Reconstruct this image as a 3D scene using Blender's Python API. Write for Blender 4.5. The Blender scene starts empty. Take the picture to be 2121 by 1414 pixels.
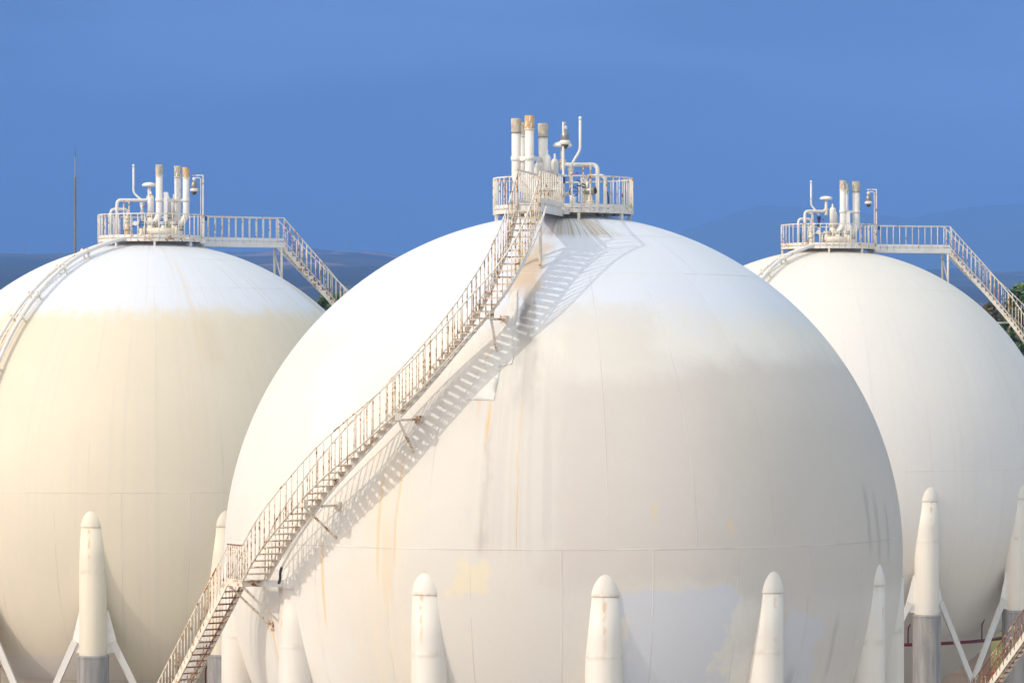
import bpy, bmesh, math, random
import numpy as np
from math import sin, cos, pi, radians, sqrt, atan2, hypot, floor
from mathutils import Vector, Matrix
random.seed(7)
S = bpy.context.scene
COL = S.collection

# ------------------------------------------------------------------ camera
F, PX, PY, CZ = 8100.0, 1060.5, 754.0, 18.75      # focal in photo pixels, horizon row, eye height
cam_d = bpy.data.cameras.new('camera'); cam = bpy.data.objects.new('camera', cam_d); COL.objects.link(cam)
cam_d.sensor_width = 36.0; cam_d.lens = 36.0*F/2121.0
cam_d.clip_start = 1.0; cam_d.clip_end = 90000.0
cam.location = (0, 0, CZ); cam.rotation_euler = (pi/2 + math.atan((PY-707.0)/F), 0, 0)
S.camera = cam
# ------------------------------------------------------------------ light
SUN_EL, SUN_AZ = 30.7, 58.0                        # azimuth from -Y towards -X
sv = Vector((-sin(radians(SUN_AZ))*cos(radians(SUN_EL)), -cos(radians(SUN_AZ))*cos(radians(SUN_EL)), sin(radians(SUN_EL))))
sl = bpy.data.lights.new('sun', 'SUN'); sl.energy = 2.0; sl.angle = radians(0.7); sl.color = (1.0, 0.93, 0.80)
so = bpy.data.objects.new('sun', sl); COL.objects.link(so); so.rotation_euler = sv.to_track_quat('Z', 'Y').to_euler(); so.location = (-60, -40, 80)
W = bpy.data.worlds.new("World"); S.world = W; W.use_nodes = True
nt = W.node_tree; N = nt.nodes; L = nt.links; N.clear()
wo = N.new('ShaderNodeOutputWorld'); bg = N.new('ShaderNodeBackground'); sky = N.new('ShaderNodeTexSky')
sky.sky_type = 'NISHITA'; sky.sun_disc = False; sky.sun_elevation = radians(SUN_EL)
sky.sun_rotation = atan2(sv.x, sv.y) % (2*pi)
sky.altitude = 0; sky.air_density = 1.3; sky.dust_density = 0.6; sky.ozone_density = 3.0
tc = N.new('ShaderNodeTexCoord'); sx = N.new('ShaderNodeSeparateXYZ'); cb = N.new('ShaderNodeCombineXYZ'); nz = N.new('ShaderNodeVectorMath'); nz.operation = 'NORMALIZE'
mx = N.new('ShaderNodeMath'); mx.operation = 'MAXIMUM'; mx.inputs[1].default_value = 0.0
ad = N.new('ShaderNodeMath'); ad.operation = 'ADD'; ad.inputs[1].default_value = 0.30   # the air low down is as clear as higher up
L.new(tc.outputs['Generated'], sx.inputs[0]); L.new(sx.outputs[0], cb.inputs[0]); L.new(sx.outputs[1], cb.inputs[1])
L.new(sx.outputs[2], mx.inputs[0]); L.new(mx.outputs[0], ad.inputs[0]); L.new(ad.outputs[0], cb.inputs[2])
L.new(cb.outputs[0], nz.inputs[0]); L.new(nz.outputs[0], sky.inputs[0])
mr = N.new('ShaderNodeMapRange'); mr.interpolation_type = 'SMOOTHSTEP'; mr.inputs[1].default_value = 0.10; mr.inputs[2].default_value = 0.55; L.new(sx.outputs[2], mr.inputs[0])
mi = N.new('ShaderNodeMix'); mi.data_type = 'RGBA'; L.new(mr.outputs[0], mi.inputs[0]); mi.inputs[6].default_value = (0.80, 0.74, 0.88, 1); mi.inputs[7].default_value = (6.15, 3.74, 1.78, 1)  # upper sky, out of view, warmed and brightened as added fill light
ml = N.new('ShaderNodeMix'); ml.data_type = 'RGBA'; ml.blend_type = 'MULTIPLY'; ml.inputs[0].default_value = 1.0; L.new(sky.outputs[0], ml.inputs[6]); L.new(mi.outputs[2], ml.inputs[7])
mp_ = N.new('ShaderNodeMapping'); mp_.inputs['Scale'].default_value = (5, 5, 26); mp_.inputs['Rotation'].default_value = (0.0, 0.10, 0); L.new(tc.outputs['Generated'], mp_.inputs[0])
cn = N.new('ShaderNodeTexNoise'); cn.inputs['Scale'].default_value = 1.3; cn.inputs['Detail'].default_value = 5; L.new(mp_.outputs[0], cn.inputs['Vector'])
cr = N.new('ShaderNodeMapRange'); cr.interpolation_type = 'SMOOTHSTEP'; cr.inputs[1].default_value = .40; cr.inputs[2].default_value = .66; cr.inputs[3].default_value = .85; cr.inputs[4].default_value = 1.9; L.new(cn.outputs[0], cr.inputs[0])
vm = N.new('ShaderNodeVectorMath'); vm.operation = 'SCALE'; L.new(ml.outputs[2], vm.inputs[0]); L.new(cr.outputs[0], vm.inputs['Scale'])   # thin drifting cloud
L.new(vm.outputs[0], bg.inputs[0]); L.new(bg.outputs[0], wo.inputs[0])
bg.inputs[1].default_value = 0.15
S.view_settings.view_transform = 'Standard'; S.view_settings.look = 'None'; S.view_settings.gamma = 1.0
S.view_settings.exposure = 0.02
S.cycles.max_bounces = 8; S.cycles.volume_bounces = 2; S.cycles.use_denoising = True
HAZE_D, HAZE_C = 1.8e-4, (0.175, 0.385, 0.90, 1)

# ------------------------------------------------------------------ node helpers
class V:
    def __init__(s, t, x): s.t, s.x = t, x
    def _m(s, op, *a):
        n = s.t.nodes.new('ShaderNodeMath'); n.operation = op
        for i, v in enumerate((s,)+a):
            v = v.x if isinstance(v, V) else v
            if isinstance(v, (int, float)): n.inputs[i].default_value = v
            else: s.t.links.new(v, n.inputs[i])
        return V(s.t, n.outputs[0])
    def __add__(s, o): return s._m('ADD', o)
    __radd__ = __add__
    def __sub__(s, o): return s._m('SUBTRACT', o)
    def __rsub__(s, o): return V(s.t, o)._m('SUBTRACT', s) if isinstance(o, (int, float)) else NotImplemented
    def __mul__(s, o): return s._m('MULTIPLY', o)
    __rmul__ = __mul__
    def __truediv__(s, o): return s._m('DIVIDE', o)
    def abs(s): return s._m('ABSOLUTE')
    def fr(s): return s._m('FRACT')
    def mn(s, o): return s._m('MINIMUM', o)
    def mxx(s, o): return s._m('MAXIMUM', o)
    def st(s, a, b, lo=0.0, hi=1.0):
        n = s.t.nodes.new('ShaderNodeMapRange'); n.interpolation_type = 'SMOOTHSTEP'
        for i, v in enumerate((a, b, lo, hi)): n.inputs[i+1].default_value = v
        if a > b:
            n.inputs[1].default_value = b; n.inputs[2].default_value = a; n.inputs[3].default_value = hi; n.inputs[4].default_value = lo
        s.t.links.new(s.x, n.inputs[0]); return V(s.t, n.outputs[0])
def noise(t, vec, scale, detail=4, rough=0.55, sc3=None):
    if sc3:
        m = t.nodes.new('ShaderNodeMapping'); m.inputs['Scale'].default_value = sc3; t.links.new(vec, m.inputs[0]); vec = m.outputs[0]
    n = t.nodes.new('ShaderNodeTexNoise'); n.inputs['Scale'].default_value = scale; n.inputs['Detail'].default_value = detail; n.inputs['Roughness'].default_value = rough
    t.links.new(vec, n.inputs['Vector']); return V(t, n.outputs[0])
def mixc(t, fac, a, b):
    n = t.nodes.new('ShaderNodeMix'); n.data_type = 'RGBA'
    t.links.new(fac.x, n.inputs[0])
    for i, v in ((6, a), (7, b)):
        if isinstance(v, tuple): n.inputs[i].default_value = (*v[:3], 1)
        else: t.links.new(v, n.inputs[i])
    return n.outputs[2]
def newmat(name, rough=0.5, metal=0.0):
    m = bpy.data.materials.new(name); m.use_nodes = True; t = m.node_tree; b = t.nodes['Principled BSDF']
    b.inputs['Roughness'].default_value = rough; b.inputs['Metallic'].default_value = metal
    return m, t, b
def pos(t): return t.nodes.new('ShaderNodeNewGeometry').outputs['Position']
def bump(t, b, h, strength, dist=0.01):
    n = t.nodes.new('ShaderNodeBump'); n.inputs['Strength'].default_value = strength; n.inputs['Distance'].default_value = dist
    t.links.new(h.x, n.inputs['Height']); t.links.new(n.outputs[0], b.inputs['Normal'])
def simple(name, col, rough=0.5, metal=0.0, var=0.12, scale=3.0):
    m, t, b = newmat(name, rough, metal); n = noise(t, pos(t), scale)
    c = mixc(t, n.st(0.3, 0.7), tuple(v*(1-var) for v in col), tuple(min(1, v*(1+var)) for v in col)); t.links.new(c, b.inputs['Base Color']); return m
def paint(name, col, rust, rough=0.42, grime=0.35, rscale=7.0):
    """old gloss paint with grime and rust showing where a noise passes a threshold"""
    m, t, b = newmat(name, rough); p = pos(t)
    g = noise(t, p, 2.2, 5); c = mixc(t, g.st(0.45, 0.8, 0, grime), col, (0.55, 0.47, 0.34))
    n1 = noise(t, p, rscale, 6, 0.7); n2 = noise(t, p, rscale*0.22, 2)
    k = n1*0.65 + n2*0.35
    th = 0.66 - rust*0.28
    c = mixc(t, k.st(th-0.03, th+0.015), c, (0.62, 0.40, 0.20)); c = mixc(t, k.st(th+0.01, th+0.06), c, (0.20, 0.062, 0.022))
    t.links.new(c, b.inputs['Base Color']); return m
M = dict(
    white=paint('white_gloss_paint', (0.80, 0.79, 0.77), 0.10),
    cream=paint('cream_gloss_paint', (0.80, 0.75, 0.64), 0.12, grime=0.5),
    rail=paint('rusting_rail_paint', (0.77, 0.74, 0.68), 0.33),
    stair=paint('rusting_stair_paint', (0.76, 0.71, 0.63), 0.48, rscale=9),
    plate=paint('rust_edged_plate_paint', (0.78, 0.73, 0.64), 0.34, grime=0.6),
    rusty=paint('rusted_tread_paint', (0.74, 0.67, 0.57), 0.46, rscale=9),
    oldrail=paint('old_rusted_rail_paint', (0.60, 0.48, 0.36), 0.85, rscale=9),
    brace=paint('grey_white_brace_paint', (0.64, 0.64, 0.63), 0.10),
    red=simple('dark_red_paint', (0.15, 0.012, 0.016), 0.45),
    hydrant=simple('bright_red_paint', (0.34, 0.02, 0.04), 0.4),
    wrap=simple('grey_beige_cloth_wrap', (0.50, 0.45, 0.38), 0.9, var=0.18, scale=6),
    tan=simple('tan_sheet_wrap', (0.60, 0.40, 0.20), 0.85, var=0.16, scale=6),
    dark=simple('dark_rubber_and_iron', (0.035, 0.035, 0.04), 0.6),
    steel=simple('weathered_grey_steel', (0.30, 0.30, 0.29), 0.4, 0.6),
    glassy=simple('smoky_lamp_glass', (0.07, 0.06, 0.04), 0.12),
    blue=simple('blue_enamel_plate', (0.015, 0.05, 0.20), 0.4),
    orange=paint('ochre_primer', (0.72, 0.50, 0.26), 0.25),
    mast=simple('galvanised_mast', (0.24, 0.24, 0.235), 0.5),
    pylon=simple('pylon_steel', (0.30, 0.31, 0.32), 0.6),
)
def concrete():
    m, t, b = newmat('grey_fireproofing_concrete', 0.85); p = pos(t)
    n = noise(t, p, 1.6, 5, 0.6, (3, 3, 0.35)); c = mixc(t, n.st(0.3, 0.7), (0.235, 0.23, 0.235), (0.36, 0.355, 0.35))
    n2 = noise(t, p, 14, 3); c = mixc(t, n2.st(0.60, 0.72, 0, 0.5), c, (0.16, 0.15, 0.15)); t.links.new(c, b.inputs['Base Color']); bump(t, b, n2, 0.3); return m
M['concrete'] = concrete()

R = 10.5
def shell_material(name, which):
    m, t, b = newmat(name, 0.46); co = t.nodes.new('ShaderNodeTexCoord').outputs['Object']
    s = t.nodes.new('ShaderNodeSeparateXYZ'); t.links.new(co, s.inputs[0]); x, y, z = (V(t, s.outputs[i]) for i in range(3))
    az = x._m('ARCTAN2', y*-1.0)*57.2958
    rh = (x*x + y*y)._m('SQRT')
    wn = noise(t, co, 0.55, 6, 0.66) - 0.5; wf = noise(t, co, 2.1, 5, 0.6) - 0.5; wv = noise(t, co, 1.0, 4, 0.6, (2.6, 2.6, 0.16)) - 0.5
    azw = az + wn*16.0 + wf*3.0; zw = z + wn*1.5 + wf*0.5
    def box(a0, a1, z0, z1, sa=1.5, sz=0.2, warp=True, A=None, Z=None):
        A = A or (azw if warp else az); Z = Z or (zw if warp else z)
        return A.st(a0-sa, a0+sa)*A.st(a1+sa, a1-sa)*Z.st(z0-sz, z0+sz)*Z.st(z1+sz, z1-sz)
    cv = t.nodes.new('ShaderNodeCombineXYZ')
    for i_, q_ in enumerate((x/rh*10.0, y/rh*10.0, z)): t.links.new(q_.x, cv.inputs[i_])
    streak = noise(t, cv.outputs[0], 1.0, 4, 0.55, (4.0, 4.0, 0.10))
    blot = noise(t, co, 0.30, 4, 0.6)
    if which == 'c':
        c = mixc(t, blot.st(0.35, 0.7), (0.78, 0.755, 0.70), (0.80, 0.79, 0.76))
        c = mixc(t, (zw + (streak-0.5)*1.0).st(6.4, 8.0, 0, 0.85), c, (0.70, 0.77, 0.93))                           # bluer white towards the crown
        c = mixc(t, box(-36, 6, -8, 5.4, 9, 1.0)*0.8, c, (0.655, 0.635, 0.595))
        c = mixc(t, box(-3, 30, -0.6, 5.6, 4, 0.6)*0.75, c, (0.63, 0.585, 0.55))                  # old taupe coat
        c = mixc(t, box(24, 95, -0.9, 6.0, 7, 0.5)*0.85, c, (0.62, 0.58, 0.54))
        c = mixc(t, box(30, 95, -3.2, 4.5, 8, 0.8)*0.35, c, (0.52, 0.49, 0.44))
        c = mixc(t, box(-1, 19, 5.8, 7.5, 3, 0.3)*0.6, c, (0.68, 0.655, 0.61))
        c = mixc(t, box(30, 60, -8, -0.6, 4, 0.2)*0.6, c, (0.60, 0.57, 0.54))
        c = mixc(t, box(8.6, 26, -8, -0.6, 0.8, 0.10)*0.70, c, (0.60, 0.645, 0.75))               # blue-white touch-up
        c = mixc(t, box(37.5, 46, -8, -1.3, 0.8, 0.15)*0.6, c, (0.59, 0.635, 0.74))
        c = mixc(t, box(-19, -12.5, -0.7, 0.15, 0.8, 0.1)*0.55, c, (0.82, 0.71, 0.48))
        c = mixc(t, box(-35, -25, -6, 3.4, 4, 0.5)*streak.st(0.3, 0.6)*0.40, c, (0.82, 0.73, 0.55))
        c = mixc(t, box(-15, -3, 0.5, 6.5, 3, 0.6)*streak.st(0.35, 0.65)*0.35, c, (0.52, 0.50, 0.48))
        c = mixc(t, box(-10.2, -6.9, 6.3, 8.1, 0.6, 0.25, A=az+wf*2+wv*2, Z=z+wf*.4)*0.75, c, (0.40, 0.385, 0.37))    # dark patch beside the peeling coat
        c = mixc(t, box(-9.9, -8.4, 7.0, 7.7, 0.4, 0.3, A=az+wv*3+wf*2, Z=z+wf)*0.6, c, (0.14, 0.13, 0.13))
        c = mixc(t, box(-9.5, -5.5, 4.6, 6.6, 1.0, 0.7, A=az+wv*5, Z=z+wf)*0.5, c, (0.48, 0.46, 0.44))
        c = mixc(t, box(-15, -6, 8.0, 9.3, 2.0, 0.35)*0.75, c, (0.64, 0.48, 0.28))              # rust wash below the gangway
        c = mixc(t, box(-11, 24, 9.7, 10.6, 5, 0.12, Z=z)*streak.st(0.3, 0.6)*0.85, c, (0.42, 0.34, 0.24))
        for a, z0, z1, w, k in ((-13.6, 3.7, 4.75, 0.22, 0.9), (-8.1, 0.6, 4.6, 0.12, 0.6), (-31.3, -0.2, 2.7, 0.25, 0.5), (-28.2, 0.2, 3.25, 0.28, 0.6), (-42.6, -1.6, 0.75, 0.3, 0.6), (-15.6, 4.6, 6.15, 0.3, 0.5), (-57.5, -4.2, -1.8, 0.3, 0.6), (-22.9, -2.9, -0.1, 0.2, 0.3), (-29.5, -1, 1.2, 1.0, 0.22)):
            c = mixc(t, box(a-w, a+w, z0, z1, 0.22, 0.5, A=az+wv*1.6, Z=z)*streak.st(0.25, 0.5)*k, c, (0.76, 0.50, 0.20))
        for a, z0, z1 in ((13.9, 1.4, 1.85), (26.6, 1.0, 1.4)):
            c = mixc(t, box(a-0.4, a+0.4, z0, z1, 0.3, 0.15, A=az+wf*1.4, Z=z)*0.5, c, (0.78, 0.62, 0.36))
        for a, z0, z1, w in ((60, 0.4, 2.2, 0.7), (63.5, 0.0, 1.9, 0.6), (68, 0.0, 1.6, 0.9), (50, -3.3, -1.6, 0.4), (-13.2, 0.6, 4.0, 0.3), (-13.6, 0.6, 0.95, 0.8), (40.6, -3.9, -3.1, 1.0)):
            c = mixc(t, box(a-w, a+w, z0, z1, 0.7, 0.4, A=az+wv*3+wf, Z=z)*0.45, c, (0.33, 0.31, 0.29))
        seamk = 0.30
    elif which == 'l':
        c = mixc(t, blot.st(0.3, 0.7), (0.755, 0.69, 0.56), (0.73, 0.665, 0.54))
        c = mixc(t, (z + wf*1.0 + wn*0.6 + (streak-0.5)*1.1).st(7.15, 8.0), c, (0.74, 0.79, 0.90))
        c = mixc(t, streak.st(0.48, 0.7, 0, 0.35), c, (0.66, 0.62, 0.55))
        c = mixc(t, box(-40, 0, -6.9, -5.8, 4, 0.15)*0.7, c, (0.66, 0.63, 0.62))
        c = mixc(t, box(17.6, 18.6, 6.2, 9.6, 0.9, 0.6, A=az+wv*2, Z=z)*0.35, c, (0.76, 0.60, 0.36)); c = mixc(t, box(19, 24, 5.6, 7.3, 1.5, 0.5, A=az+wv*3, Z=z)*0.3, c, (0.62, 0.54, 0.40))
        c = mixc(t, z.st(9.9, 10.4, 0, 0.6)*streak.st(0.35, 0.65), c, (0.55, 0.48, 0.36))
        c = mixc(t, box(76, 92, 4, 8.8, 2, 0.3, A=az+wf*3)*streak.st(0.35, 0.6)*0.5, c, (0.56, 0.42, 0.26))
        c = mixc(t, wf.st(0.235, 0.26, 0, 0.5), c, (0.33, 0.30, 0.26))
        seamk = 0.26
    else:
        c = mixc(t, blot.st(0.3, 0.7), (0.80, 0.785, 0.76), (0.77, 0.765, 0.76))
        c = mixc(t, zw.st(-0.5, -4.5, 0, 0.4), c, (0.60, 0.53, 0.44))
        c = mixc(t, streak.st(0.5, 0.75, 0, 0.25), c, (0.66, 0.66, 0.66))
        c = mixc(t, z.st(9.9, 10.4, 0, 0.5)*streak.st(0.35, 0.65), c, (0.60, 0.50, 0.35))
        seamk = 0.15
    # welds: parallels and staggered plate joints
    def near(d, w): return d.st(w, w*0.35)
    def mer(off, step):
        f = (az/step + off/step + 100.0).fr(); return (0.5 - (f-0.5).abs()).abs()*(radians(step))*rh if False else (((f-0.5).abs()*-1.0)+0.5)*radians(step)*rh
    up = z.st(0.57, 0.59)*z.st(8.55, 8.53); dn = z.st(0.59, 0.57)*z.st(-6.8, -6.78); cp = z.st(8.53, 8.55)*z.st(9.75, 9.7)
    brk = noise(t, co, 0.8, 3).st(0.34, 0.5)
    par = (near((z-0.58).abs(), 0.03)*0.7).mxx(near((z-8.54).abs(), 0.022)*0.8).mxx(near((z+6.8).abs(), 0.03)).mxx(near((z-9.72).abs(), 0.02)*0.7)
    me = (near(mer(-6.3, 14.4), 0.020)*up*0.55).mxx(near(mer(1.0, 14.4), 0.024)*dn*0.8).mxx(near(mer(20.0, 60.0), 0.025)*cp)*brk
    seam = par.mxx(me)
    lite = noise(t, co, 0.45, 2).st(0.45, 0.55)
    c = mixc(t, seam*lite*seamk, c, (0.86, 0.85, 0.83)); c = mixc(t, seam*(lite*-1.0+1.0)*seamk*0.9, c, (0.44, 0.38, 0.30))
    fine = noise(t, co, 22, 3); c = mixc(t, fine.st(0.4, 0.6, 0, 0.05), c, (0.35, 0.33, 0.30))
    wnz = t.nodes.new('ShaderNodeTexWhiteNoise'); wnz.noise_dimensions = '2D'; cc = t.nodes.new('ShaderNodeCombineXYZ')
    upz = z.st(0.575, 0.585); idx = (az/14.4 + 6.3*-1.0/14.4 + 100)._m('FLOOR')*upz + ((az/14.4 + 1.0/14.4 + 100)._m('FLOOR') + 57.0)*(upz*-1.0+1.0)
    t.links.new(idx.x, cc.inputs[0]); t.links.new(cc.outputs[0], wnz.inputs[0])
    c = mixc(t, V(t, wnz.outputs[0])*0.075, c, (0.50, 0.47, 0.43))
    t.links.new(c, b.inputs['Base Color'])
    dent = noise(t, co, 0.9, 3)*0.6
    bump(t, b, seam*0.9 + dent*1.5 + noise(t, co, 6, 4)*0.06, 0.55, 0.02)
    r = blot.st(0.3, 0.7, 0.55, 0.68); t.links.new(r.x, b.inputs['Roughness'])
    return m

# ------------------------------------------------------------------ mesh helpers
def tag(o, label=None, cat=None, group=None, kind=None):
    for k, v in (('label', label), ('category', cat), ('group', group), ('kind', kind)):
        if v: o[k] = v
    return o
def empty(name, loc, label, cat, group=None, rz=0.0):
    o = bpy.data.objects.new(name, None); COL.objects.link(o); o.location = loc; o.rotation_euler.z = rz; o.empty_display_size = 0.3
    return tag(o, label, cat, group)
def link(name, me, mat=None, parent=None, loc=None, rz=None):
    o = bpy.data.objects.new(name, me); COL.objects.link(o)
    if mat is not None and not me.materials: me.materials.append(mat)
    if parent: o.parent = parent
    if loc is not None: o.location = loc
    if rz is not None: o.rotation_euler.z = rz
    return o
class B:
    """collects shapes for ONE mesh object"""
    def __init__(s): s.v, s.f, s.sm = [], [], []
    def add(s, vs, fs, smooth=False):
        k = len(s.v); s.v += [tuple(p) for p in vs]; s.f += [tuple(i+k for i in f) for f in fs]; s.sm += [smooth]*len(fs); return s
    def box(s, c, d, rz=0.0, ax=None):
        m = ax or Matrix.Rotation(rz, 3, 'Z'); c = Vector(c); vs = []
        for dx in (-.5, .5):
            for dy in (-.5, .5):
                for dz in (-.5, .5): vs.append(c + m @ Vector((dx*d[0], dy*d[1], dz*d[2])))
        return s.add(vs, [(0,1,3,2), (4,6,7,5), (0,4,5,1), (2,3,7,6), (0,2,6,4), (1,5,7,3)])
    def bar(s, a, b, w, h, up=(0, 0, 1)):
        a, b = Vector(a), Vector(b); x = (b-a).normalized(); u = Vector(up)
        if abs(x.dot(u)) > 0.98: u = Vector((0, 1, 0))
        y = u.cross(x).normalized(); zz = x.cross(y); m = Matrix((x, y, zz)).transposed()
        return s.box((a+b)/2, ((b-a).length, w, h), ax=m)
    def lathe(s, c, prof, n=24, axis=None, caps=True):
        """prof: list of (radius, height) along axis"""
        c = Vector(c); z = Vector(axis or (0, 0, 1)).normalized(); u = Vector((1, 0, 0)) if abs(z.x) < .9 else Vector((0, 1, 0))
        x = u.cross(z).normalized(); y = z.cross(x); vs = []; fs = []
        for r, h in prof:
            for k in range(n):
                a = 2*pi*k/n; vs.append(c + x*(r*cos(a)) + y*(r*sin(a)) + z*h)
        for i in range(len(prof)-1):
            for k in range(n): fs.append((i*n+k, i*n+(k+1) % n, (i+1)*n+(k+1) % n, (i+1)*n+k))
        s.add(vs, fs, True)
        if caps:
            k = len(s.v)-len(vs)
            if prof[0][0] > 1e-3: s.f.append(tuple(k+i for i in reversed(range(n)))); s.sm.append(False)
            if prof[-1][0] > 1e-3: s.f.append(tuple(k+(len(prof)-1)*n+i for i in range(n))); s.sm.append(False)
        return s
    def cyl(s, a, b, r, n=14, r2=None):
        a, b = Vector(a), Vector(b); d = b-a; return s.lathe(a, [(r, 0), (r2 if r2 is not None else r, d.length)], n, d)
    def tube(s, pts, r, n=12, fillet=0.0, closed=False, flat=None):
        P = [Vector(p) for p in pts]
        if fillet:
            Q = [P[0]]
            for i in range(1, len(P)-1):
                a, b, c = P[i-1], P[i], P[i+1]; d1 = (a-b); d2 = (c-b); k = min(fillet, d1.length*.48, d2.length*.48)
                p1 = b+d1.normalized()*k; p2 = b+d2.normalized()*k
                for j in range(7):
                    u = j/6; Q.append(p1*(1-u)**2 + b*2*u*(1-u) + p2*u*u)
            Q.append(P[-1]); P = Q
        m = len(P); vs = []; fs = []; nrm = None
        for i in range(m):
            if closed: t = (P[(i+1) % m]-P[i-1]).normalized()
            else: t = (P[min(i+1, m-1)]-P[max(i-1, 0)]).normalized()
            if nrm is None:
                u = Vector((0, 0, 1)) if abs(t.z) < .9 else Vector((1, 0, 0)); nrm = (u - t*u.dot(t)).normalized()
            else: nrm = (nrm - t*nrm.dot(t)).normalized()
            bb = t.cross(nrm); rr = flat or (r, r)
            for k in range(n):
                a = 2*pi*k/n + pi/n; vs.append(P[i] + nrm*(rr[0]*cos(a)) + bb*(rr[1]*sin(a)))
        for i in range(m if closed else m-1):
            for k in range(n):
                j = (i+1) % m; fs.append((i*n+k, i*n+(k+1) % n, j*n+(k+1) % n, j*n+k))
        s.add(vs, fs, n > 6)
        if not closed:
            k = len(s.v)-len(vs); s.f.append(tuple(k+i for i in reversed(range(n)))); s.f.append(tuple(k+(m-1)*n+i for i in range(n))); s.sm += [False, False]
        return s
    def mesh(s, name):
        me = bpy.data.meshes.new(name); me.from_pydata(s.v, [], s.f); me.polygons.foreach_set('use_smooth', s.sm); me.update(); return me
    def obj(s, name, mat, parent=None, loc=None, rz=None): return link(name, s.mesh(name), mat, parent, loc, rz)

def copy_thing(o, loc, rz, label, group=None):
    """a thing, its parts and their sub-parts; copies share mesh data"""
    r = o.copy(); COL.objects.link(r); r.location = loc; r.rotation_euler.z = rz; r['label'] = label
    if group: r['group'] = group
    def rec(a, b):
        for ch in list(a.children):
            c = ch.copy(); COL.objects.link(c); c.parent = b; rec(ch, c)
    rec(o, r); return r

# ------------------------------------------------------------------ tank positions
def tank_at(px, py, r):
    D = R*sqrt(F*F/r/r+1); Y = D/sqrt(1+((px-PX)/F)**2+((PY-py)/F)**2)
    return Vector(((px-PX)/F*Y, Y, CZ+(PY-py)/F*Y))
TC = tank_at(1166.5, 1143.7, 701.5); TL = tank_at(313, 1032, 529); TR = tank_at(1716, 989, 472)
ROT_L, ROT_R = radians(131.8), radians(119)
TANKS = {'c': (TC, 0.0), 'l': (TL, ROT_L), 'r': (TR, ROT_R)}
WHO = {'c': 'big central tank', 'l': 'cream left tank', 'r': 'smaller right tank'}

def uvsphere(nu, nv):
    vs = [(0, 0, R)]; fs = []
    for j in range(1, nv):
        p = pi*j/nv
        for i in range(nu): a = 2*pi*i/nu; vs.append((R*sin(p)*cos(a), R*sin(p)*sin(a), R*cos(p)))
    vs.append((0, 0, -R)); last = len(vs)-1
    for i in range(nu): fs.append((0, 1+i, 1+(i+1) % nu)); fs.append((last, 1+(nv-2)*nu+(i+1) % nu, 1+(nv-2)*nu+i))
    for j in range(nv-2):
        for i in range(nu): a = 1+j*nu+i; b_ = 1+j*nu+(i+1) % nu; fs.append((a, a+nu, b_+nu, b_))
    me = bpy.data.meshes.new('shell'); me.from_pydata(vs, [], fs); me.polygons.foreach_set('use_smooth', [True]*len(fs)); me.update(); return me

# ------------------------------------------------------------------ spherical tanks with their columns and braces
CR, CA = 0.53, 10.1
ZJ, ZS, ZSL = -0.72, -2.45, -5.7                   # cap joint, weld ring, top of the concrete sleeve
ZBOT = -12.75
colm = B().lathe((0, 0, 0), [(CR, ZBOT), (CR, ZS-.5), (CR, ZS-.1), (CR, ZS-.04), (CR+.005, ZS-.02), (CR+.005, ZS+.02), (CR, ZS+.04), (CR, ZS+.1), (CR, ZS+.5), (CR, ZJ)], 40).mesh('column')
capm = B().lathe((0, 0, 0), [(CR+.012, ZJ-.03), (CR+.012, ZJ-.005)] + [((CR+.012)*max(0, 1-u**1.75)**.66, ZJ+1.05*u) for u in [i/18 for i in range(19)]], 40).mesh('cap')
slm = B().lathe((0, 0, 0), [(CR+.085, ZBOT-1.4), (CR+.085, -9.0), (CR+.085, ZSL-.4), (CR+.085, ZSL-.12), (CR+.085, ZSL-.07), (CR+.10, ZSL-.05), (CR+.10, ZSL+.01), (CR+.03, ZSL+.03), (CR-.02, ZSL+.04)], 40).mesh('concrete_sleeve')
for me, k in ((colm, 'white'), (capm, 'white'), (slm, 'concrete')): me.materials.append(M[k])
def colpaint(name, col): 
    m, t, b = newmat(name, 0.5); co = t.nodes.new('ShaderNodeTexCoord').outputs['Object']; p = pos(t)
    s = t.nodes.new('ShaderNodeSeparateXYZ'); t.links.new(co, s.inputs[0]); y = V(t, s.outputs[1]); x = V(t, s.outputs[0]); z = V(t, s.outputs[2])
    st = noise(t, p, 1.0, 5, .65, (7, 7, .3)); c = mixc(t, st.st(.45, .75, 0, .4), col, (.68, .62, .50))
    w = noise(t, co, 3.0, 4) - 0.5
    k = (x + w*0.12 + 0.04).abs().st(.07, .03)*z.st(ZJ+.03, ZJ-.03)*z.st(ZJ-2.0, ZJ-.6)*y.st(0, -.2)
    k = k*noise(t, p, 4.0, 4).st(.40, .62); c = mixc(t, k*.6, c, (.60, .38, .18)); jn = (z-(ZJ-.01)).abs().st(.10, .01)*noise(t, p, 3.0, 5).st(.45, .65); c = mixc(t, jn*.3, c, (.52, .38, .24)); js = (z-ZS).abs().st(.16, .01)*noise(t, p, 3.0, 5).st(.42, .65); c = mixc(t, js*.35, c, (.50, .44, .36)); t.links.new(c, b.inputs['Base Color']); return m
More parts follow.
